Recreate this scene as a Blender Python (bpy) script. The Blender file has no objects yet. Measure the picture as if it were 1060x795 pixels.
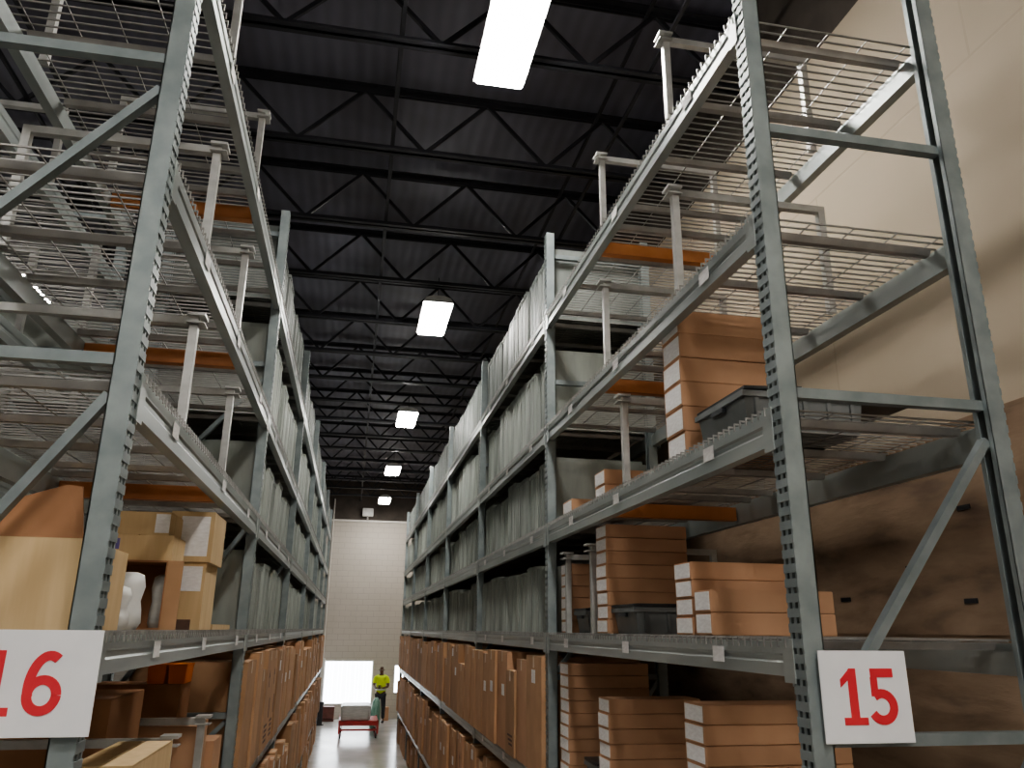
import bpy, bmesh, math, random
from mathutils import Vector, Matrix
random.seed(7)
S = bpy.context.scene
COL = S.collection
PI = math.pi

# ------------------------------------------------------------------ helpers
class MB:
    def __init__(s): s.v = []; s.f = []
    def hexa(s, p):
        n = len(s.v); s.v += [tuple(q) for q in p]
        s.f += [tuple(n+i for i in q) for q in ((0,3,2,1),(4,5,6,7),(0,1,5,4),(1,2,6,5),(2,3,7,6),(3,0,4,7))]
        return s
    def box(s, x0, x1, y0, y1, z0, z1):
        if x0 > x1: x0, x1 = x1, x0
        if y0 > y1: y0, y1 = y1, y0
        if z0 > z1: z0, z1 = z1, z0
        return s.hexa([(x0,y0,z0),(x1,y0,z0),(x1,y1,z0),(x0,y1,z0),(x0,y0,z1),(x1,y0,z1),(x1,y1,z1),(x0,y1,z1)])
    def bar(s, a, b, w, h, up=(0,0,1)):
        a = Vector(a); b = Vector(b); d = (b-a).normalized(); u = Vector(up)
        r = d.cross(u).normalized(); u = r.cross(d).normalized()
        r *= w/2; u *= h/2
        return s.hexa([a-r-u, a+r-u, b+r-u, b-r-u, a-r+u, a+r+u, b+r+u, b-r+u])
    def tube(s, pts, r, n=8, cap=True):
        pts = [Vector(p) for p in pts]; base = len(s.v)
        for i, p in enumerate(pts):
            d = ((pts[min(i+1, len(pts)-1)]-pts[max(i-1, 0)])).normalized()
            u = Vector((0,0,1)) if abs(d.z) < .9 else Vector((1,0,0))
            a = d.cross(u).normalized(); c = a.cross(d).normalized()
            rr = r[i] if isinstance(r, (list, tuple)) else r
            for k in range(n):
                t = 2*PI*k/n; s.v.append(tuple(p + a*math.cos(t)*rr + c*math.sin(t)*rr))
        for i in range(len(pts)-1):
            for k in range(n):
                k2 = (k+1) % n
                s.f.append((base+i*n+k, base+i*n+k2, base+(i+1)*n+k2, base+(i+1)*n+k))
        if cap:
            s.f.append(tuple(base+k for k in range(n))[::-1]); m = base+(len(pts)-1)*n
            s.f.append(tuple(m+k for k in range(n)))
        return s
    def prism(s, poly, axis, a, b):
        """extrude a 2-D polygon along an axis ('x','y','z') from a to b"""
        n = len(poly); base = len(s.v)
        def P(q, t):
            return {'x': (t, q[0], q[1]), 'y': (q[0], t, q[1]), 'z': (q[0], q[1], t)}[axis]
        s.v += [P(q, a) for q in poly] + [P(q, b) for q in poly]
        s.f.append(tuple(base+i for i in range(n))[::-1]); s.f.append(tuple(base+n+i for i in range(n)))
        for i in range(n):
            j = (i+1) % n; s.f.append((base+i, base+j, base+n+j, base+n+i))
        return s
    def mesh(s, name, mat, bevel=0, smooth=False):
        me = bpy.data.meshes.new(name); me.from_pydata(s.v, [], s.f)
        bm = bmesh.new(); bm.from_mesh(me)
        bmesh.ops.recalc_face_normals(bm, faces=bm.faces)
        if bevel: bmesh.ops.bevel(bm, geom=list(bm.edges), offset=bevel, segments=2, affect='EDGES', clamp_overlap=True)
        bm.to_mesh(me); bm.free()
        if smooth:
            for p in me.polygons: p.use_smooth = True
        me.materials.append(mat)
        return me

def put(name, me, parent=None, loc=(0,0,0), rz=0, sc=None):
    o = bpy.data.objects.new(name, me); COL.objects.link(o)
    o.location = loc; o.rotation_euler = (0,0,rz)
    if sc: o.scale = sc
    if parent: o.parent = parent
    return o
def tag(o, label=None, cat=None, group=None, kind=None):
    if label: o['label'] = label
    if cat: o['category'] = cat
    if group: o['group'] = group
    if kind: o['kind'] = kind
    return o
def thing(name, label, cat, loc=(0,0,0), rz=0, group=None):
    return tag(put(name, None, None, loc, rz), label, cat, group)
def struct(name, mb, mat, parent=None, bevel=0):
    o = put(name, mb.mesh(name, mat, bevel), parent)
    o['kind'] = 'structure'
    return o

# ------------------------------------------------------------------ materials
def newmat(name):
    m = bpy.data.materials.new(name); m.use_nodes = True
    nt = m.node_tree; b = nt.nodes['Principled BSDF']
    return m, nt, b
def N(nt, t, **k):
    n = nt.nodes.new(t)
    for a, v in k.items():
        if a in n.inputs.keys(): n.inputs[a].default_value = v
        else: setattr(n, a, v)
    return n
def noisy(name, c1, c2, scale=6, rough=.6, metal=0, stretch=(1,1,1), bump=0, detail=4, per_obj=0, rr=None):
    m, nt, b = newmat(name); L = nt.links.new
    tc = N(nt, 'ShaderNodeTexCoord'); mp = N(nt, 'ShaderNodeMapping'); mp.inputs['Scale'].default_value = stretch
    nz = N(nt, 'ShaderNodeTexNoise'); nz.inputs['Scale'].default_value = scale; nz.inputs['Detail'].default_value = detail
    L(tc.outputs['Object'], mp.inputs[0]); L(mp.outputs[0], nz.inputs['Vector'])
    cr = N(nt, 'ShaderNodeValToRGB'); cr.color_ramp.elements[0].color = (*c1,1); cr.color_ramp.elements[1].color = (*c2,1)
    cr.color_ramp.elements[0].position = .3; cr.color_ramp.elements[1].position = .7
    L(nz.outputs['Fac'], cr.inputs[0]); out = cr.outputs[0]
    if per_obj:
        oi = N(nt, 'ShaderNodeObjectInfo'); hs = N(nt, 'ShaderNodeHueSaturation')
        mr = N(nt, 'ShaderNodeMapRange'); mr.inputs['To Min'].default_value = 1-per_obj; mr.inputs['To Max'].default_value = 1+per_obj
        L(oi.outputs['Random'], mr.inputs[0]); L(mr.outputs[0], hs.inputs['Value']); L(out, hs.inputs['Color']); out = hs.outputs[0]
    L(out, b.inputs['Base Color'])
    b.inputs['Roughness'].default_value = rough; b.inputs['Metallic'].default_value = metal
    if rr:
        r = N(nt, 'ShaderNodeMapRange'); r.inputs['To Min'].default_value = rr[0]; r.inputs['To Max'].default_value = rr[1]
        L(nz.outputs['Fac'], r.inputs[0]); L(r.outputs[0], b.inputs['Roughness'])
    if bump:
        bp = N(nt, 'ShaderNodeBump'); bp.inputs['Strength'].default_value = bump; bp.inputs['Distance'].default_value = .02
        L(nz.outputs['Fac'], bp.inputs['Height']); L(bp.outputs[0], b.inputs['Normal'])
    return m
def glow(name, c, st):
    m, nt, b = newmat(name)
    b.inputs['Base Color'].default_value = (.8,.8,.8,1)
    b.inputs['Emission Color'].default_value = (*c,1); b.inputs['Emission Strength'].default_value = st
    return m

M_post  = noisy('post_steel', (.20,.235,.24), (.285,.325,.325), 9, .42, .3, rr=(.35,.55))
M_beam  = noisy('beam_steel', (.32,.36,.355), (.45,.48,.465), 5, .38, .45, (1,.3,1), rr=(.28,.5))
M_brace = noisy('brace_steel', (.18,.215,.22), (.26,.295,.30), 9, .45, .35)
M_galv  = noisy('galvanised_tube', (.40,.40,.385), (.54,.54,.52), 12, .4, .4)
M_wire  = noisy('galvanised_wire', (.25,.245,.235), (.37,.36,.34), 12, .42, .55)
M_chan  = noisy('deck_channel', (.29,.285,.275), (.41,.40,.385), 8, .45, .4)
M_orange= noisy('orange_paint', (.42,.16,.05), (.52,.21,.075), 8, .45)
M_card  = noisy('cardboard', (.38,.22,.12), (.48,.29,.165), 4, .85, 0, (1,1,1), per_obj=.2)
M_cardL = noisy('light_cardboard', (.53,.38,.21), (.61,.45,.26), 4, .85, 0, (6,6,.5), per_obj=.06)
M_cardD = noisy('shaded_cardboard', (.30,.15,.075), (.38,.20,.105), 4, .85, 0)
M_cardR = noisy('flat_carton_board', (.45,.26,.155), (.53,.315,.19), 4, .8, 0, per_obj=.08)
M_tape  = noisy('packing_tape', (.50,.36,.20), (.56,.41,.24), 8, .35)
M_paper = noisy('label_paper', (.68,.66,.65), (.80,.79,.78), 30, .7, 0, (1,1,3))
M_ink   = noisy('box_print', (.10,.06,.045), (.15,.085,.06), 20, .8)
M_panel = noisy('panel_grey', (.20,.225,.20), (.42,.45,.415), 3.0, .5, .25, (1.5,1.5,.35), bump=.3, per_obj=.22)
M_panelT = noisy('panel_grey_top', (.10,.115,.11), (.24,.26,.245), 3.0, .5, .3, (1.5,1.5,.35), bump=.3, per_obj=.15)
M_tote  = noisy('tote_plastic', (.13,.14,.14), (.19,.20,.20), 6, .4)
M_lid   = noisy('lid_plastic', (.03,.033,.035), (.05,.055,.06), 6, .35)
M_sign  = noisy('sign_board', (.70,.71,.73), (.78,.78,.80), 5, .45)
M_red   = noisy('sign_red', (.60,.035,.05), (.66,.05,.06), 6, .5)
M_rust  = noisy('cart_red', (.35,.03,.03), (.45,.05,.045), 9, .45)
M_black = noisy('black_rubber', (.02,.02,.022), (.035,.035,.04), 9, .6)
M_joist = noisy('joist_paint', (.020,.021,.027), (.038,.039,.047), 5, .5, .1)
M_ledge = noisy('ledge_white', (.62,.60,.56), (.7,.68,.64), 5, .6)
M_dark  = noisy('dark_band', (.055,.045,.038), (.09,.075,.062), 3, .8)
M_wrap  = noisy('stretch_wrap', (.42,.43,.41), (.56,.57,.54), 6, .3, 0, (1,1,5), bump=.3)
M_green = noisy('green_wrap', (.10,.26,.20), (.26,.42,.34), 7, .35, 0, (3,3,1))
M_vest  = noisy('hi_vis_yellow', (.62,.80,.03), (.75,.92,.06), 9, .7)
M_refl  = noisy('reflective_tape', (.6,.62,.62), (.75,.77,.77), 9, .35)
M_trous = noisy('dark_cloth', (.025,.028,.035), (.045,.048,.055), 12, .9)
M_skin  = noisy('dark_skin', (.10,.05,.032), (.14,.075,.048), 12, .55)
M_crate = noisy('crate_wood', (.10,.04,.03), (.16,.06,.05), 6, .7)
M_hair  = noisy('dark_hair', (.012,.01,.01), (.025,.02,.018), 30, .8)
M_white = noisy('white_plastic', (.6,.6,.58), (.72,.72,.70), 9, .5)
M_purple= noisy('purple_print', (.14,.12,.35), (.24,.20,.45), 9, .6)
M_housing = noisy('lamp_housing', (.5,.5,.5), (.6,.6,.6), 9, .5)
M_lamp  = glow('lamp_diffuser', (1,.965,.91), 52)
M_day   = glow('daylight_strip', (.90,.95,1), 4.0)
M_day2  = glow('daylight_pane', (.90,.95,1), 5)
M_orangebin = noisy('orange_plastic', (.85,.20,.03), (.95,.27,.05), 9, .4)  # bright orange bin plastic, non-emissive

# roof deck: ribbed dark metal, base colour lifted to imitate lens haze
def deckmat():
    m, nt, b = newmat('roof_deck'); L = nt.links.new
    tc = N(nt, 'ShaderNodeTexCoord')
    w = N(nt, 'ShaderNodeTexWave'); w.wave_type = 'BANDS'; w.bands_direction = 'X'
    w.inputs['Scale'].default_value = 2.2; w.inputs['Distortion'].default_value = 0
    nz = N(nt, 'ShaderNodeTexNoise'); nz.inputs['Scale'].default_value = .8; nz.inputs['Detail'].default_value = 3
    L(tc.outputs['Object'], w.inputs['Vector']); L(tc.outputs['Object'], nz.inputs['Vector'])
    cr = N(nt, 'ShaderNodeValToRGB'); cr.color_ramp.elements[0].color = (.12,.115,.145,1); cr.color_ramp.elements[1].color = (.22,.225,.29,1)
    cr.color_ramp.elements[0].position = .35; cr.color_ramp.elements[1].position = .75
    L(nz.outputs['Fac'], cr.inputs[0])
    mx = N(nt, 'ShaderNodeMix'); mx.data_type = 'RGBA'; mx.blend_type = 'MULTIPLY'; mx.inputs[0].default_value = .12
    L(cr.outputs[0], mx.inputs[6]); L(w.outputs['Color'], mx.inputs[7]); L(mx.outputs[2], b.inputs['Base Color'])
    bp = N(nt, 'ShaderNodeBump'); bp.inputs['Strength'].default_value = .2; bp.inputs['Distance'].default_value = .02
    L(w.outputs['Fac'], bp.inputs['Height']); L(bp.outputs[0], b.inputs['Normal'])
    b.inputs['Roughness'].default_value = .5
    return m
# block / panel wall with joints, along a chosen plane
def wallmat(name, c1, c2, cm, plane='xz', bw=.4, bh=.2, mortar=.006, nscale=1.2, rough=.8, strength=.5):
    m, nt, b = newmat(name); L = nt.links.new
    tc = N(nt, 'ShaderNodeTexCoord'); sp = N(nt, 'ShaderNodeSeparateXYZ'); cb = N(nt, 'ShaderNodeCombineXYZ')
    L(tc.outputs['Object'], sp.inputs[0]); L(sp.outputs['X' if plane[0]=='x' else 'Y'], cb.inputs[0]); L(sp.outputs['Z'], cb.inputs[1])
    br = N(nt, 'ShaderNodeTexBrick'); br.inputs['Scale'].default_value = 1
    br.inputs['Brick Width'].default_value = bw; br.inputs['Row Height'].default_value = bh; br.inputs['Mortar Size'].default_value = mortar
    br.inputs['Mortar Smooth'].default_value = .3
    nz = N(nt, 'ShaderNodeTexNoise'); nz.inputs['Scale'].default_value = nscale; nz.inputs['Detail'].default_value = 5
    L(cb.outputs[0], br.inputs['Vector']); L(tc.outputs['Object'], nz.inputs['Vector'])
    cr = N(nt, 'ShaderNodeValToRGB'); cr.color_ramp.elements[0].color = (*c1,1); cr.color_ramp.elements[1].color = (*c2,1)
    cr.color_ramp.elements[0].position = .3; cr.color_ramp.elements[1].position = .7
    L(nz.outputs['Fac'], cr.inputs[0]); L(cr.outputs[0], br.inputs['Color1']); L(cr.outputs[0], br.inputs['Color2'])
    br.inputs['Mortar'].default_value = (*cm,1); L(br.outputs['Color'], b.inputs['Base Color'])
    b.inputs['Roughness'].default_value = rough
    bp = N(nt, 'ShaderNodeBump'); bp.inputs['Strength'].default_value = strength; bp.inputs['Distance'].default_value = .01; bp.invert = True
    L(br.outputs['Fac'], bp.inputs['Height']); L(bp.outputs[0], b.inputs['Normal'])
    return m
M_deck = deckmat()
M_wallR = wallmat('painted_wall_beige', (.43,.36,.275), (.49,.415,.315), (.42,.35,.265), 'yz', 3.0, 6.0, .01, .5, .75, .2)
M_wallB = wallmat('painted_block_wall', (.46,.425,.375), (.52,.48,.43), (.40,.37,.33), 'xz', .4, .2, .008, .7, .8, .5)
M_wallL = wallmat('painted_wall_dim', (.22,.21,.20), (.28,.27,.25), (.2,.19,.18), 'yz', .4, .2, .008, .7)
def clad():
    m, nt, b = newmat('brown_board_cladding'); L = nt.links.new
    tc = N(nt, 'ShaderNodeTexCoord'); mp = N(nt, 'ShaderNodeMapping'); mp.inputs['Scale'].default_value = (1,1.3,4.5)
    nz = N(nt, 'ShaderNodeTexNoise'); nz.inputs['Scale'].default_value = 1.5; nz.inputs['Detail'].default_value = 9; nz.inputs['Distortion'].default_value = .15
    L(tc.outputs['Object'], mp.inputs[0]); L(mp.outputs[0], nz.inputs['Vector'])
    cr = N(nt, 'ShaderNodeValToRGB'); e = cr.color_ramp.elements
    e[0].color = (.12,.08,.055,1); e[0].position = .25; e[1].color = (.33,.235,.16,1); e[1].position = .62
    x = e.new(.42); x.color = (.24,.165,.11,1)
    L(nz.outputs['Fac'], cr.inputs[0])
    L(cr.outputs[0], b.inputs['Base Color'])
    b.inputs['Roughness'].default_value = .85
    bp = N(nt, 'ShaderNodeBump'); bp.inputs['Strength'].default_value = .6; bp.inputs['Distance'].default_value = .02
    L(nz.outputs['Fac'], bp.inputs['Height']); L(bp.outputs[0], b.inputs['Normal'])
    return m
M_clad = clad()
M_floor = noisy('polished_concrete', (.36,.355,.34), (.46,.45,.43), 1.3, .22, 0, rr=(.14,.3), detail=7)

# ------------------------------------------------------------------ room
XL, XR, Y0, Y1, ZC = -9.5, 3.1, -9.0, 30.0, 8.3
WALLTOP = 7.1
struct('floor', MB().box(XL-.2, XR+.2, Y0-.2, Y1+.2, -.2, 0), M_floor)
ceil = struct('ceiling', MB().box(XL-.2, XR+.2, Y0-.2, Y1+.2, ZC, ZC+.1), M_deck)
struct('wall_right', MB().box(XR, XR+.2, Y0, Y1, 0, WALLTOP), M_wallR)
struct('trim_1', MB().box(XR+.02, XR+.2, Y0, Y1, WALLTOP, ZC), M_dark)
struct('wall_left', MB().box(XL-.2, XL, Y0, Y1, 0, ZC), M_wallL)
struct('wall_front', MB().box(XL, XR, Y0-.2, Y0, 0, ZC), M_wallL)
# brown board lining along the lower right wall, with hand slots
lining = MB()
lining.box(XR-.06, XR, 0.2, 27.0, 0, 4.07)
for z in (1.0, 2.0, 3.0):
    lining.box(XR-.066, XR-.06, .2, 27.0, z-.004, z+.004)
lin = struct('wall_right_lining', lining, M_clad)
sl = MB()
for (y, z, w) in ((2.55,3.31,.12),(2.82,3.16,.07),(3.05,3.40,.10),(3.55,3.16,.09),(3.95,3.35,.10),(2.7,2.35,.10),(3.3,2.42,.10),(4.6,3.2,.10),(3.5,3.62,.09)):
    sl.box(XR-.064, XR-.055, y-w/2, y+w/2, z-.012, z+.012)
struct('hand_slot', sl, M_black, lin)
# back wall with openings
bw = MB()
DX0, DX1, DZ0, DZ1 = -.75, .88, .50, 1.88
WX0, WX1, WZ0, WZ1 = 1.68, 1.98, .85, 1.74
bw.box(XL, DX0, Y1, Y1+.2, 0, 6.78); bw.box(DX0, DX1, Y1, Y1+.2, DZ1, 6.78); bw.box(DX0, DX1, Y1, Y1+.2, 0, DZ0)
bw.box(DX1, WX0, Y1, Y1+.2, 0, 6.78); bw.box(WX0, WX1, Y1, Y1+.2, WZ1, 6.78); bw.box(WX0, WX1, Y1, Y1+.2, 0, WZ0); bw.box(WX1, XR, Y1, Y1+.2, 0, 6.78)
struct('wall_back', bw, M_wallB)
struct('trim_2', MB().box(XL, XR, Y1+.03, Y1+.2, 6.78, ZC), M_dark)
struct('trim_3', MB().box(XL, XR, Y1-.05, Y1+.06, 6.78, 6.85), M_ledge)
d1 = struct('door_1', MB().box(DX0-.05, DX0, Y1-.03, Y1, DZ0-.05, DZ1+.05).box(DX1, DX1+.05, Y1-.03, Y1, DZ0-.05, DZ1+.05).box(DX0, DX1, Y1-.03, Y1, DZ1, DZ1+.05).box(DX0, DX1, Y1-.03, Y1, DZ0-.05, DZ0), M_white)
stp = MB(); n = 11; sw = (DX1-DX0)/n
for i in range(n):
    x = DX0+i*sw; o_ = .012*(i % 2)
    stp.box(x-.005, x+sw+.005, Y1+.06+o_, Y1+.068+o_, DZ0, DZ1)
struct('strip_curtain', stp, M_day, d1)
w1 = struct('window_1', MB().box(WX0-.03, WX0, Y1-.02, Y1, WZ0-.03, WZ1+.03).box(WX1, WX1+.03, Y1-.02, Y1, WZ0-.03, WZ1+.03).box(WX0, WX1, Y1-.02, Y1, WZ1, WZ1+.03).box(WX0, WX1, Y1-.02, Y1, WZ0-.03, WZ0), M_white)
struct('window_pane', MB().box(WX0, WX1, Y1+.05, Y1+.06, WZ0, WZ1), M_day2, w1)

# roof joists (bottom chord z 7.5, top chord 8.2)
jm = MB(); jx0, jx1 = XL, XR
for s in (-1, 1):
    jm.box(jx0, jx1, s*.012, s*.06, 0, .012); jm.box(jx0, jx1, s*.012, s*.022, 0, .06)
    jm.box(jx0, jx1, s*.012, s*.075, .70, .712); jm.box(jx0, jx1, s*.012, s*.022, .65, .712)
x = jx0; k = 0
while x < jx1-.3:
    a, b_ = (.03, .68) if k % 2 == 0 else (.68, .03)
    jm.bar((x,0,a), (min(x+.62, jx1),0,b_), .035, .03, (0,1,0)); x += .62; k += 1
jme = jm.mesh('joist', M_joist)
y = 5.3-1.54*9
while y < Y1-.2:
    if y > Y0+.3:
        put('joist', jme, ceil, (0, y, 7.5))['kind'] = 'structure'
    y += 1.54
# bridging lines + girders along y
for x in (-7.5, -3.2, .1, 2.2):
    put('bridging', MB().box(x-.015, x+.015, Y0, Y1, 7.56, 7.59).box(x-.015, x+.015, Y0, Y1, 8.14, 8.17).mesh('bridging', M_joist), ceil)['kind'] = 'structure'

# ------------------------------------------------------------------ ceiling lights
def light_proto():
    h = MB()
    h.prism([(-.21,0),(.21,0),(.17,.07),(.07,.10),(-.07,.10),(-.17,.07)], 'y', -.62, .62)
    hm = h.mesh('lamp_housing', M_housing)
    dm = MB().box(-.19, .19, -.60, .60, -.035, -.002).mesh('diffuser', M_lamp, .008)
    wm = MB()
    for yy in (-.5, .5): wm.tube([(0,yy,.10),(0,yy,.42)], .006, 6)
    return hm, dm, wm.mesh('hanging_rod', M_joist)
LH = light_proto()
def ceiling_light(x, y, label, group=None):
    t = thing('ceiling_light', label, 'ceiling light', (x, y, 7.31), 0, group)
    put('housing', LH[0], t); put('diffuser', LH[1], t); put('hanging_rod', LH[2], t)
names = ['long bright ceiling light closest overhead, cut by the top edge of the photo',
         'second nearest ceiling light over the aisle, glowing square panel',
         'third ceiling light down the aisle, middle of the row of five',
         'fourth ceiling light down the aisle, small white panel',
         'farthest small ceiling light over the aisle, next to the far wall']
for i, nme in enumerate(names): ceiling_light(.905, 4.78+5.87*i if i < 4 else 28.0, nme, 'ceiling lights over the aisle')
for yy in (-1.1, -6.9): ceiling_light(.905, yy, 'ceiling light over the aisle behind the viewpoint', 'ceiling lights out of frame')
for (xx, yy) in ((-1.9,-4.2), (.905,-4.0)): ceiling_light(xx, yy, 'added ceiling light for fill, unseen behind the viewpoint', 'ceiling lights out of frame')  # extra lamps added out of view to fill the camera-facing sides
ceiling_light(-4.6, 10.8, 'glaring ceiling light of the next aisle seen through the left rack', 'ceiling lights of the next aisle')
for yy in (-1.1, 4.9, 17.0, 23.0): ceiling_light(-4.6, yy, 'ceiling light of the next aisle hidden behind the racks', 'ceiling lights of the next aisle')
t = thing('emergency_light', 'small white box fitting on the far wall beside the last light', 'light fitting', (.38, 29.93, 6.86))
put('fitting_body', MB().box(-.2, .2, -.14, .05, .12, .42).mesh('fitting_body', M_white, .02), t)
put('mounting_pole', MB().tube([(0,-.03,0),(0,-.03,.14)], .03, 8).mesh('mounting_pole', M_galv), t)
tag(put('wall_conduit', MB().tube([(-.85,29.95,6.86),(-.85,29.95,7.6)], .025, 8).tube([(-.85,29.95,.4),(-.85,29.95,6.78)], .02, 8).mesh('wall_conduit', M_ledge)), 'thin pale conduit running up the far wall left of the dock opening', 'conduit')

# ------------------------------------------------------------------ racks
LV = dict(A=5.62, B=4.62, C=3.80, D=2.97, E=1.93, F=.78)
BH = dict(A=.12, B=.12, C=.135, D=.115, E=.12, F=.12)
PITCH = 3.63
HP = 6.42
# post: local x 0..0.075 (x=0 is the aisle face), y centred, z up
def post_mesh(h):
    m = MB(); w = .04
    m.box(.006, .075, -w, -w+.004, 0, h).box(.006, .075, w-.004, w, 0, h)
    m.box(.071, .075, -w, -w+.022, 0, h).box(.071, .075, w-.022, w, 0, h)
    for a, b in ((-w, -w+.013), (-.009, .009), (w-.013, w)): m.box(.002, .006, a, b, 0, h)
    z = 0
    while z < h-.03:
        m.box(-.001, .0065, -w-.0015, w+.0015, z, z+.030); z += .05
    m.box(-.03, .11, -.043, .043, 0, .008)
    return m.mesh('upright_post', M_post)
PM = post_mesh(HP)
# beam: length along +y from 0, profile in x (0..) z (0 = top)
def beam_mesh(L, h, col=None):
    m = MB()
    m.prism([(0,0),(.032,0),(.032,-.028),(.05,-.028),(.05,-h),(0,-h),(0,-h*.62),(.006,-h*.55),(.006,-h*.42),(0,-h*.35)], 'y', 0, L)
    for a in (-.004, L-.003):
        m.box(-.004, .0, a-.0, a+.007, -h-.03, .01)
    m.box(-.0055, -.001, -.02, .05, -h-.02, .01).box(-.0055, -.001, L-.05, L+.02, -h-.02, .01)
    return m.mesh('beam', M_beam if col is None else col)
BMESH = {k: beam_mesh(PITCH-.08, BH[k]) for k in LV}
TAGM = MB().box(-.003, 0, -.05, .05, -.03, .03).mesh('location_tag', M_paper)

def rack(label, face, s, y0, nb, frames, tags=True, levels='ABCDEF', group=None, depth=.96):
    """face = x of the aisle face, s = +1 when the rack reaches towards +x"""
    r = thing('pallet_rack', label, 'pallet rack', (face, y0, 0), 0, group)
    rz = 0 if s > 0 else PI
    for k in range(nb+1):
        yy = k*PITCH
        put('upright_post', PM, r, (0, yy, 0), rz)
        put('upright_post', PM, r, (s*depth, yy, 0), PI-rz)
        hz, dg = frames
        if k < 3 or k == nb:
            for z in hz:
                put('horizontal_brace', MB().box(0, (depth-.14)*s, -.02, .02, -.02, .02).mesh('horizontal_brace', M_brace), r, (s*.07, yy, z))
            for (za, zb) in dg:
                put('diagonal_brace', MB().bar((0,0,0), (s*(depth-.16), 0, zb-za), .032, .04, (0,1,0)).mesh('diagonal_brace', M_brace), r, (s*.08, yy, za))
    for lv in levels:
        for k in range(nb):
            a = k*PITCH+.04
            b1 = put('beam', BMESH[lv], r, (-s*.0005, a if s > 0 else a+PITCH-.08, LV[lv]), rz)
            put('beam', BMESH[lv], r, (s*(depth+.004), a+PITCH-.08 if s > 0 else a, LV[lv]), PI-rz)
            if tags and k < 2:
                for q in (.55, 1.75, 2.9):
                    put('location_tag', TAGM, b1, (-.003, q+random.uniform(-.1,.1), -.055), 0)
    return r
RZ_R = ([.3, 1.5, 2.66, 3.86, 5.02, 6.2], [(.34,1.46), (1.54, 2.62), (2.70, 3.72)])
RZ_L = ([.3, 1.5, 2.4, 3.84, 5.03, 6.2], [(1.46,.34), (2.36, 1.54), (3.72, 2.5), (4.90, 3.92)])
RF, LF = 1.5, -.74
RY, LY = 2.58, 2.67
rack('grey-green steel pallet rack lining the right side of the aisle, with sign 15', RF, 1, RY, 6, RZ_R)
rack('grey-green steel pallet rack lining the left side of the aisle, with sign 16', LF, -1, LY, 6, RZ_L)
BF = -2.95
rack('steel pallet rack standing back to back behind the left rack', BF, 1, LY, 5, RZ_L, False, 'ABCDE')
CF = -5.3
rack('steel pallet rack across the next aisle, glimpsed through the left racks', CF, -1, LY, 5, RZ_R, False, 'ABCDE')

# ------------------------------------------------------------------ wire decks
DL = PITCH/2-.05; DD = .945
def deck_wires(pitch=.05):
    m = MB(); y = .01; r = .0034
    while y < DL:
        m.box(-.014, DD, y-r, y+r, -2*r, 0); m.box(-.0145, -.0095, y-r*.8, y+r*.8, -.034, 0); y += pitch
    q = .0022
    for i in range(5):
        x = .07+i*(DD-.14)/4
        m.box(x-q, x+q, 0, DL, -2*r-2*q, -2*r)
    return m.mesh('wire_deck', M_wire)
DW = deck_wires(); DW2 = deck_wires(.1)
CH = MB().prism([(-.03,-.013),(.03,-.013),(.016,-.04),(-.016,-.04)], 'x', .056, DD-.04).mesh('support_channel', M_chan)
LVN = dict(A='topmost', B='second highest', C='third highest', D='eye level', E='just below eye level', F='lowest')
BAYN = ['nearest bay', 'second bay', 'third bay', 'fourth bay', 'fifth bay', 'farthest bay']
def deck_at(face, s, y0, bay, half, lv, rackname, chans=True):
    yb = y0+bay*PITCH+.045+half*(PITCH/2-.02)
    lbl = f"wire mesh deck, {LVN[lv]} shelf, {'near' if half==0 else 'far'} half of {BAYN[bay]}, {rackname}"
    o = put('wire_deck', DW if bay < 2 else DW2, None, (face, yb if s > 0 else yb+DL, LV[lv]+.0145), 0 if s > 0 else PI)
    tag(o, lbl, 'wire deck', f'wire decks of the {rackname}')
    if chans:
        for q in (.12, .6, 1.1, DL-.12): put('support_channel', CH, o, (0, q, 0))
for bay in range(6):
    for half in (0, 1):
        for lv in 'ABCDEF':
            if lv == 'F' and bay == 0: continue
            deck_at(RF, 1, RY, bay, half, lv, 'right rack', bay < 2)
            deck_at(LF, -1, LY, bay, half, lv, 'left rack', bay < 2)
for bay in range(2):
    for half in (0, 1):
        for lv in 'ABCD':
            deck_at(BF, 1, LY, bay, half, lv, 'rack behind the left one', bay < 1)
            deck_at(CF, -1, LY, bay, half, lv, 'rack across the next aisle', bay < 1)
# orange crossbars between the deck halves
def crossbar(face, s, lv, rackname, y):
    o = put('crossbar', MB().box(0, s*.845, -.03, .03, -.085, -.0).mesh('crossbar', M_orange), None, (face+s*.058, y, LV[lv]-.03))
    tag(o, f"orange painted crossbar under the {LVN[lv]} wire deck of the {rackname}", 'crossbar', 'orange crossbars')
for lv in 'ABC':
    crossbar(RF, 1, lv, 'right rack', 4.75); crossbar(LF, -1, lv, 'left rack', 4.78)
for lv in 'BC': crossbar(BF, 1, lv, 'rack behind the left one', 4.78)

# divider hoops
def hoop_mesh(h, d=.86):
    m = MB(); r = .019
    m.box(-r, r, -r, r, 0, h); m.box(d-r, d+r, -r, r, 0, h); m.box(-r, d+r, -r, r, h-.002, h+.036)
    m.box(-.05, .03, -.045, .045, h+.036, h+.05).box(-.05, .03, -.045, .045, h-.0, h+.006)
    return m.mesh('divider_hoop', M_galv)
HM = {h: hoop_mesh(h) for h in (.60, .52)}
ordn = ['near', 'middle', 'far']
def hoop(face, s, y, lv, rackname, which, h=.60):
    o = put('divider_hoop', HM[h], None, (face+s*.06, y, LV[lv]+.0145), 0 if s > 0 else PI)
    tag(o, f"galvanised divider hoop, {which} one on {LVN[lv]} shelf, {rackname}", 'divider', 'divider hoops on the empty decks')
for lv in 'AB':
    for i, y in enumerate((3.5, 4.72)): hoop(RF, 1, y, lv, 'right rack', ('near','far')[i])
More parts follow.
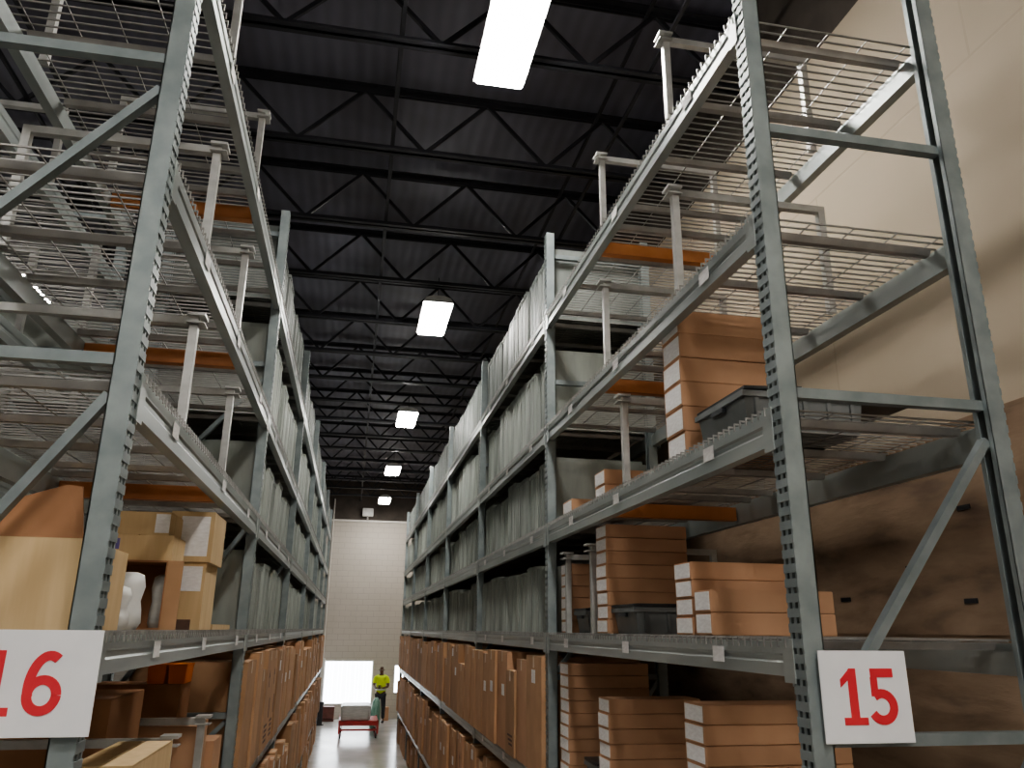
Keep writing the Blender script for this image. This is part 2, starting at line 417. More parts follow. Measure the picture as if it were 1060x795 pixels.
for lv in 'AB':
    for i, y in enumerate((3.6, 4.72)): hoop(LF, -1, y, lv, 'left rack', ('near','far')[i], .60)
for i, y in enumerate((3.62, 4.80)): hoop(LF, -1, y, 'C', 'left rack', ('near','far')[i], .52)
hoop(RF, 1, 4.42, 'C', 'right rack', 'far', .52)
for i, y in enumerate((5.14, 5.775)): hoop(RF, 1, y, 'D', 'right rack', ('near','far')[i], .52)
for lv in 'ABC':
    for i, y in enumerate((3.5, 4.8)): hoop(BF, 1, y, lv, 'rack behind the left one', ('near','far')[i], .52)
for i, y in enumerate((4.25, 5.15)): hoop(LF, -1, y, 'E', 'left rack', ('near','far')[i], .52)

# ------------------------------------------------------------------ grey ribbed panels
def panel_mesh(w, h, seed):
    rnd = random.Random(seed); front = []
    y = -w/2; up = True
    front.append((.02, -w/2))
    while y < w/2-.02:
        st = rnd.uniform(.018, .05)
        dpt = rnd.uniform(0, .012) if up else rnd.uniform(.022, .04)
        front.append((dpt, y+.002)); y = min(y+st, w/2-.004); front.append((dpt, y)); up = not up
    front.append((.02, w/2)); d = .84
    poly = front+[(d, w/2), (d, -w/2)]
    m = MB(); m.prism(poly, 'z', 0, h)
    # raised tabs along the top edge
    y = -w/2+.02
    while y < w/2-.02:
        m.box(.0, .8, y, y+.016, h-.001, h+rnd.uniform(.03,.045)); y += rnd.uniform(.045,.06)
    return m
PW = [.40, .46, .52, .57]
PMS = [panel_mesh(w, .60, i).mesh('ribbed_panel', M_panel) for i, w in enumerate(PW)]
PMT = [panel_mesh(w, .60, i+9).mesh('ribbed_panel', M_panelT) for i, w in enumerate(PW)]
CLR = dict(A=.72, B=.88, C=.70, D=.69)
ords = ['first','second','third','fourth','fifth','sixth','seventh','eighth','ninth','tenth']
BETW = ['', 'past the second post', 'past the third post', 'past the fourth post','past the fifth post','in the farthest bay']
SH = dict(A='top shelf', B='second shelf down', C='third shelf down', D='eye level shelf')
def panels(face, s, y0, bays, lvs, rackname):
    for lv in lvs:
        for bay in bays:
            y = y0+bay*PITCH+.06; end = y0+(bay+1)*PITCH-.06; k = 0
            while True:
                i = random.randrange(4); w = PW[i]
                w2 = w
                if y+w > end:
                    w2 = end-y
                elif end-y-w < .2: w2 = (end-y)
                sy = w2/PW[i]; hs = random.uniform(.80, .96)*(CLR[lv]-.045)/.645
                if lv == 'A': hs = random.uniform(.99,1.01)*.68/.62
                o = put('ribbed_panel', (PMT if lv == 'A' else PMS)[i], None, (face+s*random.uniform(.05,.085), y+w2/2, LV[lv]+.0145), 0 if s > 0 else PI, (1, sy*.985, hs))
                if bay < 3: lb = f"{ords[k]} grey ribbed panel {BETW[bay]} on {SH[lv]}, {rackname}"
                else: lb = f"grey ribbed panel standing far off {BETW[bay]} on {SH[lv]}, {rackname}"
                tag(o, lb, 'panel', f"grey ribbed panels, {SH[lv]} of the {rackname}, {BETW[bay]}")
                y += w2+.008; k += 1
                if y > end-.2: break
panels(RF, 1, RY, range(1,6), 'ABCD', 'right rack')
panels(LF, -1, LY, range(1,6), 'ABCD', 'left rack')
panels(BF, 1, LY, [1], 'BCD', 'back rack')

# ------------------------------------------------------------------ cartons
def carton_mesh(w, d, h, mat):
    """origin: base centre; aisle face at -x (x=-d/2)"""
    m = MB(); g = .003
    m.box(-d/2, d/2, -w/2, w/2, 0, h-.004)
    m.box(-d/2, -.002, -w/2, w/2, h-.004, h).box(.002, d/2, -w/2, w/2, h-.004, h)   # closed top flaps with centre seam
    return m.mesh('carton', mat, .0025)
def add_label(o, d, w, h, lw, lh, y, z, name='shipping_label', mat=None, lab=None):
    q = put(name, MB().box(-.0022, 0, -lw/2, lw/2, -lh/2, lh/2).mesh(name, mat or M_paper), o, (-d/2, y, z))
    if lab: q['label'] = lab
    return q
def carton(w, d, h, loc, s, mat, label, group=None, kind='carton', tape=True, lab=None, prints=0):
    o = put(kind, carton_mesh(w, d, h, mat), None, loc, 0 if s > 0 else PI)
    tag(o, label, 'box', group)
    if tape: put('tape', MB().box(-d/2-.001, -d/2+.01, -.022, .022, h-.09, h+.0006).box(-d/2-.001, d/2, -.022, .022, h-.0002, h+.0008).mesh('tape', M_tape), o)
    if lab:
        for (lw, lh, y, z) in lab: add_label(o, d, w, h, lw, lh, y, z, lab='white paper label')
    if prints:
        m = MB(); f = -d/2-.0012
        if prints == 1:      # arrow, tall block and lines of print
            m.prism([(-w*.10,h*.72),(0,h*.80),(w*.10,h*.72),(w*.04,h*.72),(w*.04,h*.62),(-w*.04,h*.62),(-w*.04,h*.72)], 'x', f, f+.002)
            m.box(f, f+.002, -w*.42, -w*.30, h*.30, h*.50)
            for i in range(4): m.box(f, f+.002, -w*.22, w*(.20+.04*(i % 2)), h*(.08+.05*i), h*(.105+.05*i))
        else:
            for i in range(3): m.box(f, f+.002, -w*.3, w*(.10+.08*i), h*(.12+.05*i), h*(.145+.05*i))
        put('printed_mark', m.mesh('printed_mark', M_ink), o)
    return o
SHL = dict(E='upper carton shelf', F='lower carton shelf', G='the floor')
BASE = dict(E=LV['E']+.0145, F=LV['F']+.0145, G=.0)
CCL = dict(E=.90, F=1.00, G=.64)
def cartons(face, s, y0, bays, rackname):
    cnt = 0
    for bay in bays:
        for lv in 'EFG':
            y = y0+bay*PITCH+.046; end = y0+(bay+1)*PITCH-.046; k = 0
            while end-y > .2:
                w = random.uniform(.34, .60)
                if end-y-w < .2: w = end-y
                h = CCL[lv]*random.choice([.95,.92,.90,.86,.78,.95,.70])
                d = .8; lab = []; pr = 0; feat = 'plain '
                if random.random() < .32:
                    lab = [(.13, .10, random.uniform(-.08,.08), h*random.choice([.9,.82,.6]))]; feat = 'white labelled '
                elif random.random() < .35: pr = random.choice([1,2]); feat = 'dark printed '
                near = bay < 3
                off = random.uniform(-.06,-.02) if lv != 'G' else random.uniform(-.01,.03)
                if near: lb = f"{feat}brown carton, {ords[k]} {BETW[bay]} on {SHL[lv]}, {rackname}"
                else: lb = f"brown carton far off {BETW[bay]} on {SHL[lv]}, {rackname}"
                mat = random.choice([M_card, M_card, M_card, M_cardR])
                carton(w-.012, d, h, (face+s*(off+d/2), y+w/2, BASE[lv]+.001), s, mat, lb,
                       f"brown cartons on {SHL[lv]} of the {rackname}, {BETW[bay]}", 'carton', near, lab, pr if near else 0)
                y += w; k += 1; cnt += 1
    return cnt
c1 = cartons(RF, 1, RY, range(1,6), 'right rack')
c2 = cartons(LF, -1, LY, range(1,6), 'left rack')
print('cartons', c1, c2)

# stacks of flat cartons in the nearest bay of the right rack
def stack(y, x0, w, d, h, n, z0, where, group):
    for i in range(n):
        pos = 'topmost' if i == n-1 else ('bottom' if i == 0 else f"{ords[i]} from the bottom")
        o = put('flat_carton', FC(w, d, h), None, (x0+d/2+random.uniform(-.004,.004), y+random.uniform(-.003,.003), z0+.001+i*h), 0)
        tag(o, f"flat carton, {pos} in {where}", 'box', group)
        q = put('end_label', FLAB(w, h), o, (-d/2, 0, h/2)); q['label'] = 'white paper label on the short end'
_fc = {}
def FC(w, d, h):
    if ('c',w,d,h) not in _fc: _fc[('c',w,d,h)] = MB().box(-d/2, d/2, -w/2, w/2, 0, h-.002).mesh('flat_carton', M_cardR, .003)
    return _fc[('c',w,d,h)]
def FLAB(w, h):
    if ('l',w,h) not in _fc: _fc[('l',w,h)] = MB().box(-.002, .001, -w*.44, w*.44, -h*.40, h*.40).mesh('end_label', M_paper)
    return _fc[('l',w,h)]
zC, zD, zE = LV['C']+.0145, LV['D']+.0145, LV['E']+.0145
X0 = RF+.05
stack(3.63, X0, .23, .60, .128, 6, zC, 'tall stack beside the black-flapped tote, right rack', 'flat cartons in the tall stack on the third shelf')
stack(3.64, X0, .20, .64, .083, 4, zD, 'low wide stack nearest the number 15 post', 'flat cartons in the low stack on the eye level shelf')
stack(3.43, X0, .17, .60, .098, 2, zD, 'two-carton pile before the low stack', 'flat cartons piled in pairs')
stack(4.93, X0, .22, .54, .083, 8, zD, 'tall stack behind the closed grey tote', 'flat cartons in the tall stack on the eye level shelf')
stack(5.95, X0+.03, .22, .54, .083, 6, zD, 'eye level stack against the second post', 'flat cartons in the stack by the second post')
stack(3.60, X0, .22, .70, .083, 9, zE, 'stack below the number 15 shelf, nearest', 'flat cartons stacked under the eye level shelf')
stack(4.95, X0, .22, .58, .083, 8, zE, 'middle stack below eye level shelf', 'flat cartons in the middle stack below eye level')
stack(5.88, X0, .24, .6, .083, 10, zE, 'stack below eye level by second post', 'flat cartons by the second post below eye level')
stack(4.98, X0+.02, .22, .6, .10, 2, zC, 'short pile amid the third shelf', 'small carton piles on the third shelf')
stack(5.80, X0+.02, .26, .5, .13, 1, zC, 'lone place on third shelf by second post', 'small carton piles on the third shelf')

# grey totes
def tote(name, label, loc, w, d, h, lid='closed', rz=0):
    """w along y, d along x; origin base centre"""
    t = thing(name, label, 'storage tote', loc, rz, 'grey plastic totes')
    m = MB(); a = .93
    def ring(k, z, t_=0): return [(-d/2*k+t_, -w/2*k+t_, z), (d/2*k-t_, -w/2*k+t_, z), (d/2*k-t_, w/2*k-t_, z), (-d/2*k+t_, w/2*k-t_, z)]
    lo, hi, hi2, lo2 = ring(a, 0), ring(1, h), ring(1, h, .012), ring(a, .012, .012)
    m.v += lo+hi+hi2+lo2
    for i in range(4):
        j = (i+1) % 4
        m.f += [(i,j,4+j,4+i), (4+i,4+j,8+j,8+i), (8+i,8+j,12+j,12+i)]
    m.f += [(3,2,1,0), (12,13,14,15)]
    for i in range(5):   # moulded ribs on the four sides
        x = -d/2*.8+i*d*.8/4; m.box(x-.008, x+.008, -w/2-.006, -w/2*.95, h*.1, h*.9).box(x-.008, x+.008, w/2*.95, w/2+.006, h*.1, h*.9)
    m.box(-d/2-.012, d/2+.012, -w/2-.012, -w/2, h-.03, h-.004).box(-d/2-.012, d/2+.012, w/2, w/2+.012, h-.03, h-.004)
    m.box(-d/2-.012, -d/2, -w/2, w/2, h-.03, h-.004).box(d/2, d/2+.012, -w/2, w/2, h-.03, h-.004)
    put('tote_body', m.mesh('tote_body', M_tote), t)
    if lid == 'closed':
        put('lid', MB().box(-d/2-.012, -.004, -w/2-.012, w/2+.012, h, h+.014).box(.004, d/2+.012, -w/2-.012, w/2+.012, h, h+.014).box(-d/2*.8, d/2*.8, -.05, .05, h+.014, h+.022).mesh('lid', M_lid, .003), t)
    else:
        for sx in (-1, 1):
            put('lid_flap', MB().bar((sx*d/2, 0, h+.008), (-.01, 0, h+.022) if sx < 0 else (d/2+.32, 0, h+.012), w+.02, .012, (0,0,1)).mesh('lid_flap', M_lid), t)
    for sx in (-1, 1):
        put('handle', MB().box(sx*d/2, sx*(d/2+.018), -.06, .06, h-.055, h-.035).mesh('handle', M_lid), t)
    return t
tote('storage_tote', 'grey lidded tote in front of the tall carton stack on the eye level shelf', (X0+.36, 4.60, zD), .38, .66, .15)
tote('storage_tote', 'small grey tote between carton stacks near the second post, eye level shelf', (X0+.36, 5.58, zD), .28, .62, .15)
tote('storage_tote', 'grey tote low between stacks under the eye level shelf, right rack', (X0+.36, 5.38, zE), .28, .62, .24)
tote('storage_tote', 'grey tote with wide black lid flaps on the third shelf, right rack', (X0+.30, 3.17, zC), .46, .56, .17, 'open')
tag(put('cover_board', MB().box(-.36, .36, -.2, .2, 0, .012).mesh('cover_board', M_lid, .002), None, (2.16, 3.72, zC)), 'flat black board lying on the third shelf behind the open tote', 'board') if False else None

# ------------------------------------------------------------------ left rack nearest bay
def open_carton(name, label, x0, x1, y0, y1, z0, h, mat, flaps):
    t = thing(name, label, 'box', ((x0+x1)/2, (y0+y1)/2, z0))
    w, d = x1-x0, y1-y0; th = .006
    m = MB().box(-w/2, w/2, -d/2, d/2, 0, th).box(-w/2, w/2, -d/2, -d/2+th, th, h).box(-w/2, w/2, d/2-th, d/2, th, h).box(-w/2, -w/2+th, -d/2+th, d/2-th, th, h).box(w/2-th, w/2, -d/2+th, d/2-th, th, h)
    put('carton_body', m.mesh('carton_body', mat), t)
    for pts in flaps:
        f = MB(); n = (Vector(pts[1])-Vector(pts[0])).cross(Vector(pts[2])-Vector(pts[0])).normalized()*.005
        k = len(pts); f.v += [tuple(Vector(p)) for p in pts]+[tuple(Vector(p)+n) for p in pts]
        f.f += [tuple(range(k)), tuple(range(2*k-1, k-1, -1))]+[(i, (i+1) % k, k+(i+1) % k, k+i) for i in range(k)]
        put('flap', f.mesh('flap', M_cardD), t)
    return t
open_carton('open_carton', 'large pale brown open carton at the near left, flap folded up', -1.50, -.865, 2.80, 3.35, zD, .285, M_cardL,
    [[(-.3,-.27,.285), (.315,-.27,.285), (.285,-.255,.455), (.235,-.252,.46), (-.22,-.262,.30)],
     [(-.3175,-.27,.285), (-.3175,.27,.285), (-.50,.25,.34), (-.50,-.25,.34)]])
def ctn(label, x0, x1, y0, y1, z0, z1, mat, lab=None, tape=False, group=None):
    # labels given on the near (-y) face
    o = put('carton', MB().box(-(x1-x0)/2, (x1-x0)/2, 0, y1-y0, 0, z1-z0-.003).box(-(x1-x0)/2, -.002, 0, y1-y0, z1-z0-.003, z1-z0).box(.002, (x1-x0)/2, 0, y1-y0, z1-z0-.003, z1-z0).mesh('carton', mat, .003), None, ((x0+x1)/2, y0, z0))
    tag(o, label, 'box', group)
    for q in (lab or []):
        a, b, c, d = q[:4]
        p = put(q[4] if len(q) > 4 else 'shipping_label', MB().box(a, b, -.002, .001, c, d).mesh('shipping_label', q[5] if len(q) > 5 else M_paper), o)
    return o
zd = zD
ctn('carton with large white label stacked on another, left eye level shelf', -.955, -.735, 4.40, 4.78, zd+.335, zd+.595, M_cardL, [(-.055,.088,.03,.235)])
ctn('lower carton with short white label and dark hand hole, left eye level shelf', -.945, -.755, 4.42, 4.78, zd, zd+.335, M_cardL, [(-.05,.08,.19,.315), (-.05,.05,.0,.05,'hand_hole',M_ink)])
ctn('pale shallow carton topping the open box pile, left eye level shelf', -1.20, -.885, 4.08, 4.36, zd+.435, zd+.545, M_cardL, [(.09,.155,.01,.10)])
ctn('second pale shallow carton from the top of the open box pile, left rack', -1.18, -.86, 4.08, 4.36, zd+.315, zd+.435, M_cardL, [(-.15,-.08,.05,.10,'purple_print',M_purple)])
# open-fronted carton with dark inside
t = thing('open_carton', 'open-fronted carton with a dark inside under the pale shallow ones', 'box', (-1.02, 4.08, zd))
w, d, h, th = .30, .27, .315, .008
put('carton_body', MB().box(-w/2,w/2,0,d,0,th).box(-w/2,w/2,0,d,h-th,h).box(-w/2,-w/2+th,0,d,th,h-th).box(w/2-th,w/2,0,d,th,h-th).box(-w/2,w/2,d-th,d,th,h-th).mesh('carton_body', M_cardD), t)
put('flap', MB().box(w/2, w/2+.07, -.006, 0, 0, h).mesh('flap', M_card), t)
def bundle(label, loc, w, h, mat):
    m = MB(); n = 10
    m.tube([(0,0,0),(0,0,h*.12),(0,0,h*.35),(0,0,h*.5),(0,0,h*.75),(0,0,h*.95),(0,0,h)], [w*.36,w*.5,w*.46,w*.40,w*.5,w*.42,w*.2], 12)
    tag(put('wrapped_bundle', m.mesh('wrapped_bundle', mat, 0, True), None, loc), label, 'bundle')
bundle('white wrapped bundle standing just behind the left front post', (-.93, 3.50, zd), .13, .17, M_white)
bundle('second white wrapped bundle behind the one by the left front post', (-.95, 3.78, zd), .13, .24, M_white)
bundle('mottled wrapped bundle between open carton and labelled cartons, left rack', (-.92, 4.26, zd), .10, .26, M_wrap)
ctn('pale carton lying flat at the back of the left eye level shelf', -1.62, -1.25, 3.6, 4.3, zd, zd+.42, M_cardL)
ctn('thin pale cardboard sheet stack past the labelled cartons, left rack', -1.35, -.78, 5.0, 5.7, zd, zd+.03, M_cardL)
# row behind, eye level
ctn('brown carton on the back rack level with the large open carton', -2.75, -2.15, 3.0, 3.7, zd, zd+.40, M_card)
ctn('taller brown carton further along the back rack at eye level', -2.8, -2.2, 4.0, 4.9, zd, zd+.60, M_card)
# below eye level, left
ctn('pale brown carton with its top in view, low behind sign 16', -.985, -.755, 3.42, 4.12, zE, zE+.56, M_cardL)
for i, (a, b, hh) in enumerate(((-1.66,-1.26,.40), (-1.24,-.84,.50))):
    ctn(['brown carton at the back of the low left shelf','brown carton beside the low left divider hoop'][i], a, b, 5.25, 5.65, zE, zE+hh, M_cardR)
ctn('pinkish brown carton low by the second left post', -1.0, -.80, 5.72, 6.05, zE, zE+.36, M_cardR)
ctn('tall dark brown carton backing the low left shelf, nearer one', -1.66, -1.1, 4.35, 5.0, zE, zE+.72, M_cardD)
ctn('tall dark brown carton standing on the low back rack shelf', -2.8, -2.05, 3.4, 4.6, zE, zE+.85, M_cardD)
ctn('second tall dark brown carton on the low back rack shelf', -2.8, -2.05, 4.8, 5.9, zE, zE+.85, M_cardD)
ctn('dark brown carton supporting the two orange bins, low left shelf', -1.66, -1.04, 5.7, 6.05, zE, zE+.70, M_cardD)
for i, x in enumerate((-1.17, -1.045)):
    m = MB(); 
    m.prism([(-.05,0),(.05,0),(.056,.11),(-.056,.11)], 'y', 0, .25)
    t = tag(put('orange_bin', m.mesh('orange_bin', M_orangebin, .004), None, (x-.03, 5.72, zE+.702)), f"{['left','right'][i]} one of two small orange bins under the left eye level shelf", 'bin', 'small orange bins')
    put('bin_rim', MB().box(-.058,.058,-.004,.254,.108,.118).mesh('bin_rim', M_orangebin), t)

# ------------------------------------------------------------------ aisle number signs
def ribbon(pts, w, y0, y1, closed=False):
    m = MB(); P = [Vector((p[0], p[1])) for p in pts]; n = len(P); A = []; B = []
    for i in range(n):
        if closed: d = P[(i+1) % n]-P[i-1]
        else: d = P[min(i+1, n-1)]-P[max(i-1, 0)]
        d.normalize(); q = Vector((-d.y, d.x)); ww = w[i] if isinstance(w, list) else w
        A.append(P[i]+q*ww/2); B.append(P[i]-q*ww/2)
    for i in range(n if closed else n-1):
        j = (i+1) % n
        m.prism([A[i], A[j], B[j], B[i]], 'y', y0, y1)
    return m
def arc(cx, cz, rx, rz, a0, a1, n=22):
    return [(cx+rx*math.cos(math.radians(a0+(a1-a0)*i/n)), cz+rz*math.sin(math.radians(a0+(a1-a0)*i/n))) for i in range(n+1)]
def digit(ch, x, z, w, h):
    """returns an MB drawn in x/z with lower left at x, z"""
    k = .26*w*1.1; y0, y1 = -.0065, -.004
    T = lambda p: [(x+a*w, z+b*h) for a, b in p]
    m = MB()
    if ch == '1':
        for poly in ([(.34,.13),(.68,.13),(.68,1),(.42,1),(.34,.95)], [(.06,0),(1,0),(1,.13),(.06,.13)], [(.03,.80),(.34,.95),(.34,.79),(.03,.66)]):
            m.prism(T(poly), 'y', y0, y1)
    elif ch == '5':
        for poly in ([(.14,.84),(.92,.84),(.92,1),(.14,1)], [(.12,.50),(.36,.50),(.36,.84),(.12,.84)]):
            m.prism(T(poly), 'y', y0, y1)
        a = ribbon([(x+p*w, z+q*h) for p, q in arc(.45, .315, .39, .235, 128, -150)], .165*h, y0-.0006, y1); n = len(m.v)
        m.v += a.v; m.f += [tuple(n+i for i in f) for f in a.f]
    else:
        parts = [ribbon([(x+p*w, z+q*h) for p, q in arc(.5, .31, .36, .235, 0, 360, 28)], .15*h, y0, y1),
                 ribbon([(x+p*w, z+q*h) for p, q in arc(.58, .42, .44, .50, 195, 62, 18)], .15*h, y0-.0006, y1)]
        for a in parts:
            n = len(m.v); m.v += a.v; m.f += [tuple(n+i for i in f) for f in a.f]
    return m
def sign(label, x0, x1, y, z0, z1, digits, tilt=0):
    t = thing('aisle_sign', label, 'sign', ((x0+x1)/2, y, (z0+z1)/2)); t.rotation_euler = (0, tilt, 0)
    W, H = x1-x0, z1-z0
    put('sign_board', MB().box(-W/2, W/2, -.004, 0, -H/2, H/2).mesh('sign_board', M_sign, .001), t)
    for ch, a, b in digits:
        o = put('digit', digit(ch, -W/2+a*W, -H*.305, (b-a)*W, H*.61).mesh('digit', M_red), t); o['label'] = f'red numeral {ch}'
sign('square white sign with red number 15 on the right rack end', 1.535, 1.86, 2.52, 2.657, 2.944, [('1',.21,.49), ('5',.52,.85)])
sign('square white sign with red number 16 on the left rack end', -1.09, -.703, 2.60, 2.70, 2.987, [('1',.19,.43), ('6',.50,.775)])

# ------------------------------------------------------------------ far end: cart, load, worker
t = thing('platform_cart', 'red steel platform cart on the aisle floor near the far wall', 'cart', (.43, 25.2, 0))
put('platform', MB().box(-.56,.56,-.4,1.0,.40,.46).box(-.56,.56,-.42,-.38,.34,.46).mesh('platform', M_rust), t)
put('lower_rail', MB().box(-.56,.56,-.42,-.38,.20,.25).box(-.56,-.52,-.42,1.0,.20,.25).box(.52,.56,-.42,1.0,.20,.25).mesh('lower_rail', M_rust), t)
for sx in (-.54, .54):
    for sy in (-.4, .98):
        put('corner_post', MB().box(sx-.025, sx+.025, sy-.025, sy+.025, .12, .48).mesh('corner_post', M_rust), t)
        wv = put('caster', MB().tube([(sx*.93-.02, sy, .07),(sx*.93+.02, sy, .07)], .07, 14).mesh('caster', M_black), t)
        put('caster_fork', MB().box(sx*.93-.035, sx*.93-.025, sy-.03, sy+.03, .06, .2).box(sx*.93+.025, sx*.93+.035, sy-.03, sy+.03, .06, .2).mesh('caster_fork', M_rust), wv)
m = MB(); m.prism([(-.40,-.3),(.38,-.3),(.42,-.22),(.42,.8),(-.42,.8),(-.43,-.2)], 'z', 0, .40)
tag(put('wrapped_load', m.mesh('wrapped_load', M_wrap, .03), None, (.34, 25.2, .461)), 'pale stretch wrapped load sitting on the red cart', 'load')
m = MB(); m.tube([(0,0,0),(.0,0,.2),(.02,0,.45),(.03,0,.62),(.02,0,.72)], [.15,.17,.15,.12,.05], 12)
tag(put('green_wrapped_roll', m.mesh('green_wrapped_roll', M_green, 0, True), None, (.96, 27.2, 0), 0, (1,1,1.25)), 'translucent green wrapped roll standing beside the worker and cart', 'roll')
tag(put('brown_crate', MB().box(-.22,.22,-.2,.2,.0,.07).box(-.22,.22,-.2,.2,.09,.46).mesh('brown_crate', M_crate, .01), None, (-.55, 29.4, 0)), 'dark reddish crate on the floor below the dock opening', 'crate')
tag(put('grey_cabinet', MB().box(-.17,.17,-.15,.15,.75,2.0).box(-.15,.15,-.13,.13,0,.04).box(-.16,-.1,-.14,.14,.04,.75).box(.1,.16,-.14,.14,.04,.75).mesh('grey_cabinet', M_ledge, .01), None, (-.94, 29.6, 0)), 'pale upright cabinet against the far wall left of the dock opening', 'cabinet')
tag(put('black_stand', MB().tube([(0,0,0),(0,0,.03)], .14, 12).box(-.08,.08,-.08,.08,.03,.62).box(-.11,.11,-.11,.11,.62,.70).mesh('black_stand', M_black, .004), None, (-.76, 28.2, 0)), 'short black stand on the floor at the end of the left rack', 'stand')
ctn('small brown carton on the floor behind the worker', 1.30, 1.50, 29.3, 29.6, 0, .42, M_cardR)

# worker
def skin(name, verts, edges, root, mat, parent, sub=2):
    me = bpy.data.meshes.new(name); me.from_pydata([v[0] for v in verts], edges, [])
    bm = bmesh.new(); bm.from_mesh(me); L = bm.verts.layers.skin.verify(); bm.verts.ensure_lookup_table()
    for i, v in enumerate(bm.verts):
        r = verts[i][1]; v[L].radius = r if isinstance(r, tuple) else (r, r); v[L].use_root = i == root
    bm.to_mesh(me); bm.free(); me.materials.append(mat)
    o = put(name, me, parent)
    o.modifiers.new('Skin', 'SKIN').use_smooth_shade = True
    s_ = o.modifiers.new('Sub', 'SUBSURF'); s_.levels = sub; s_.render_levels = sub
    return o
pr = put('person', None, None, (1.17, 28.7, 0), math.radians(-12))
tag(pr, 'person in a yellow high visibility shirt standing by the cart, hands together at the waist', 'person')
B = [((0,0,.95),(.15,.105)), ((0,0,1.12),(.135,.095)), ((0,.01,1.32),(.165,.11)), ((0,.01,1.44),(.10,.08)), ((0,0,1.53),.05), ((0,-.015,1.60),.07), ((0,-.02,1.70),(.075,.09)), ((0,-.015,1.75),.05)]
E_ = [(i, i+1) for i in range(7)]
def addchain(start, pts):
    prev = start
    for p in pts:
        B.append(p); E_.append((prev, len(B)-1)); prev = len(B)-1
    return prev
hands = []
for s in (-1, 1):
    h_ = addchain(3, [((s*.19,.01,1.42),.058), ((s*.25,-.03,1.14),.042), ((s*.13,-.24,1.10),.032), ((s*.07,-.30,1.11),(.022,.036))]); hands.append(s)
    addchain(0, [((s*.095,0,.88),.085), ((s*.11,-.01,.50),.058), ((s*.115,.02,.11),.04), ((s*.12,-.12,.04),(.045,.03))])
skin('body', B, E_, 0, M_skin, pr)
for s in (-1, 1):
    for i, ln in enumerate((.07, .08, .075, .06)):
        x, z = s*.065, 1.14-.018*i
        skin('finger', [((x, -.30, z),.009), ((x-s*ln*.5, -.335, z-.002),.0085), ((x-s*ln*.95, -.325, z-.004),.007)], [(0,1),(1,2)], 0, M_skin, pr, 1)
    skin('thumb', [((s*.08,-.285,1.14),.011), ((s*.06,-.31,1.175),.010), ((s*.035,-.325,1.185),.008)], [(0,1),(1,2)], 0, M_skin, pr, 1)
Sv = [((0,0,.86),(.18,.13)), ((0,0,1.12),(.18,.128)), ((0,.01,1.32),(.185,.128)), ((0,.01,1.45),(.115,.09))]
Se = [(0,1),(1,2),(2,3)]
for s in (-1, 1):
    Sv += [((s*.195,.01,1.42),.078), ((s*.245,-.015,1.22),.078)]; Se += [(3, len(Sv)-2), (len(Sv)-2, len(Sv)-1)]
skin('shirt', Sv, Se, 0, M_vest, pr)
def hoopband(z, rx, ry, h):
    m = MB(); n = 24
    for i in range(n):
        a, b = 2*PI*i/n, 2*PI*(i+1)/n
        m.hexa([(rx*math.cos(a),ry*math.sin(a),z),((rx+.006)*math.cos(a),(ry+.006)*math.sin(a),z),((rx+.006)*math.cos(b),(ry+.006)*math.sin(b),z),(rx*math.cos(b),ry*math.sin(b),z),
                (rx*math.cos(a),ry*math.sin(a),z+h),((rx+.006)*math.cos(a),(ry+.006)*math.sin(a),z+h),((rx+.006)*math.cos(b),(ry+.006)*math.sin(b),z+h),(rx*math.cos(b),ry*math.sin(b),z+h)])
    return m.mesh('reflective_band', M_refl)
put('reflective_band', hoopband(1.02, .178, .13, .045), pr)
Tv = [((0,0,.92),(.16,.115))]; Te = []
for s in (-1, 1):
    b0 = len(Tv); Tv += [((s*.095,0,.84),.10), ((s*.11,-.01,.50),.078), ((s*.115,.02,.12),.065)]
    Te += [(0,b0),(b0,b0+1),(b0+1,b0+2)]
skin('trousers', Tv, Te, 0, M_trous, pr)
for s in (-1, 1):
    skin('boot', [((s*.115,.03,.05),.05), ((s*.118,-.06,.045),.045), ((s*.12,-.16,.035),.035)], [(0,1),(1,2)], 0, M_black, pr)
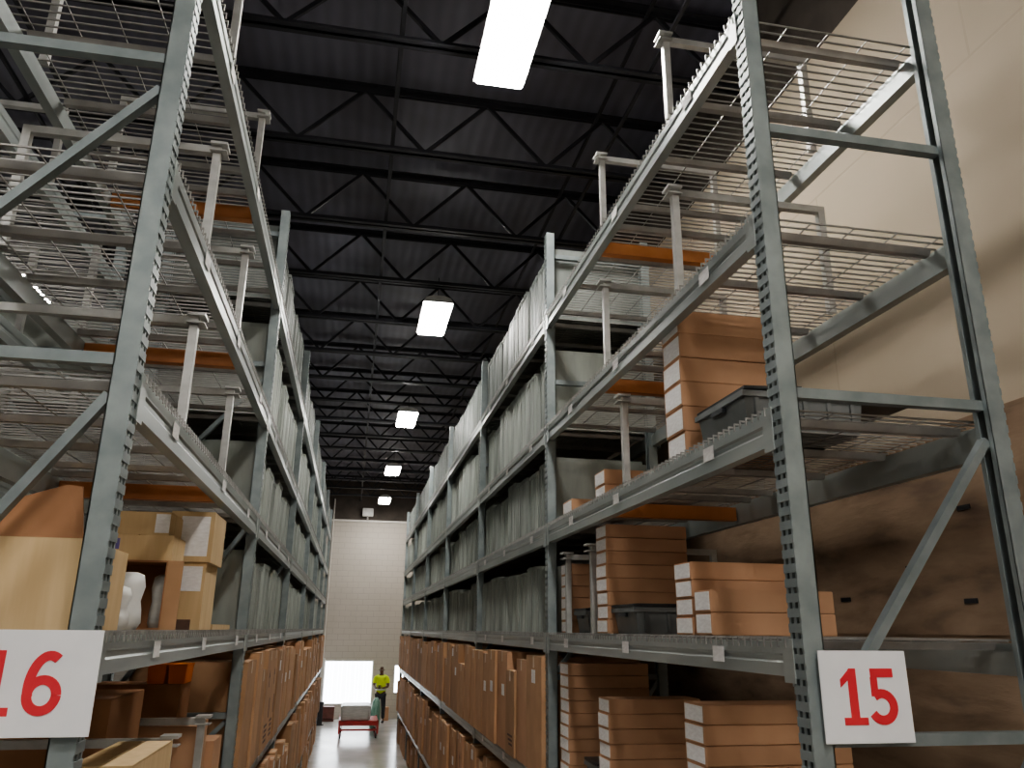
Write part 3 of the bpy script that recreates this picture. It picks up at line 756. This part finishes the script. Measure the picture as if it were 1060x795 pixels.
skin('hair', [((0,.015,1.70),(.080,.080)), ((0,.0,1.755),(.065,.07))], [(0,1)], 0, M_hair, pr)
for s in (-1, 1):
    put('eye', MB().tube([(s*.03,-.104,1.665),(s*.03,-.112,1.665)], .009, 8).mesh('eye', M_white), pr)
    put('ear', MB().tube([(s*.078,.0,1.64),(s*.086,.005,1.66),(s*.078,.01,1.68)], .012, 8).mesh('ear', M_skin), pr)
put('nose', MB().tube([(0,-.10,1.665),(0,-.125,1.632),(0,-.105,1.625)], [.006,.013,.008], 8).mesh('nose', M_skin, 0, True), pr)
put('mouth', MB().box(-.024,.024,-.098,-.092,1.598,1.606).mesh('mouth', M_rust), pr)
tag(put('handheld_scanner', MB().box(-.035,.035,-.05,.05,0,.03).box(-.015,.015,-.02,.02,-.08,0).mesh('handheld_scanner', M_black, .005), None, (1.105, 28.36, 1.16), math.radians(-12)), 'small dark handheld device held at the waist by the person', 'device')

# ------------------------------------------------------------------ camera
R0 = (0.98103893, 0.06677949, 0.18194259); R1 = (-0.19357513, 0.29133983, 0.93682964); R2 = (0.00955388, -0.95428591, 0.29874257)
cam = bpy.data.cameras.new('camera'); co = bpy.data.objects.new('camera', cam); COL.objects.link(co)
mt = Matrix(((R0[0], -R0[1], -R0[2], 0), (R1[0], -R1[1], -R1[2], 0), (R2[0], -R2[1], -R2[2], 3.0), (0,0,0,1)))
co.matrix_world = mt
cam.sensor_width = 36; cam.sensor_fit = 'HORIZONTAL'; cam.lens = 813/1060*36; cam.clip_start = .05
S.camera = co

w = bpy.data.worlds.new('world'); S.world = w; w.use_nodes = True
w.node_tree.nodes['Background'].inputs[0].default_value = (.8,.85,1,1); w.node_tree.nodes['Background'].inputs[1].default_value = .05
S.view_settings.view_transform = 'AgX'
S.view_settings.look = 'AgX - Medium High Contrast'
S.view_settings.exposure = .75
S.cycles.use_denoising = True
S.cycles.max_bounces = 6; S.cycles.diffuse_bounces = 4; S.cycles.glossy_bounces = 3
S.cycles.sample_clamp_indirect = 6
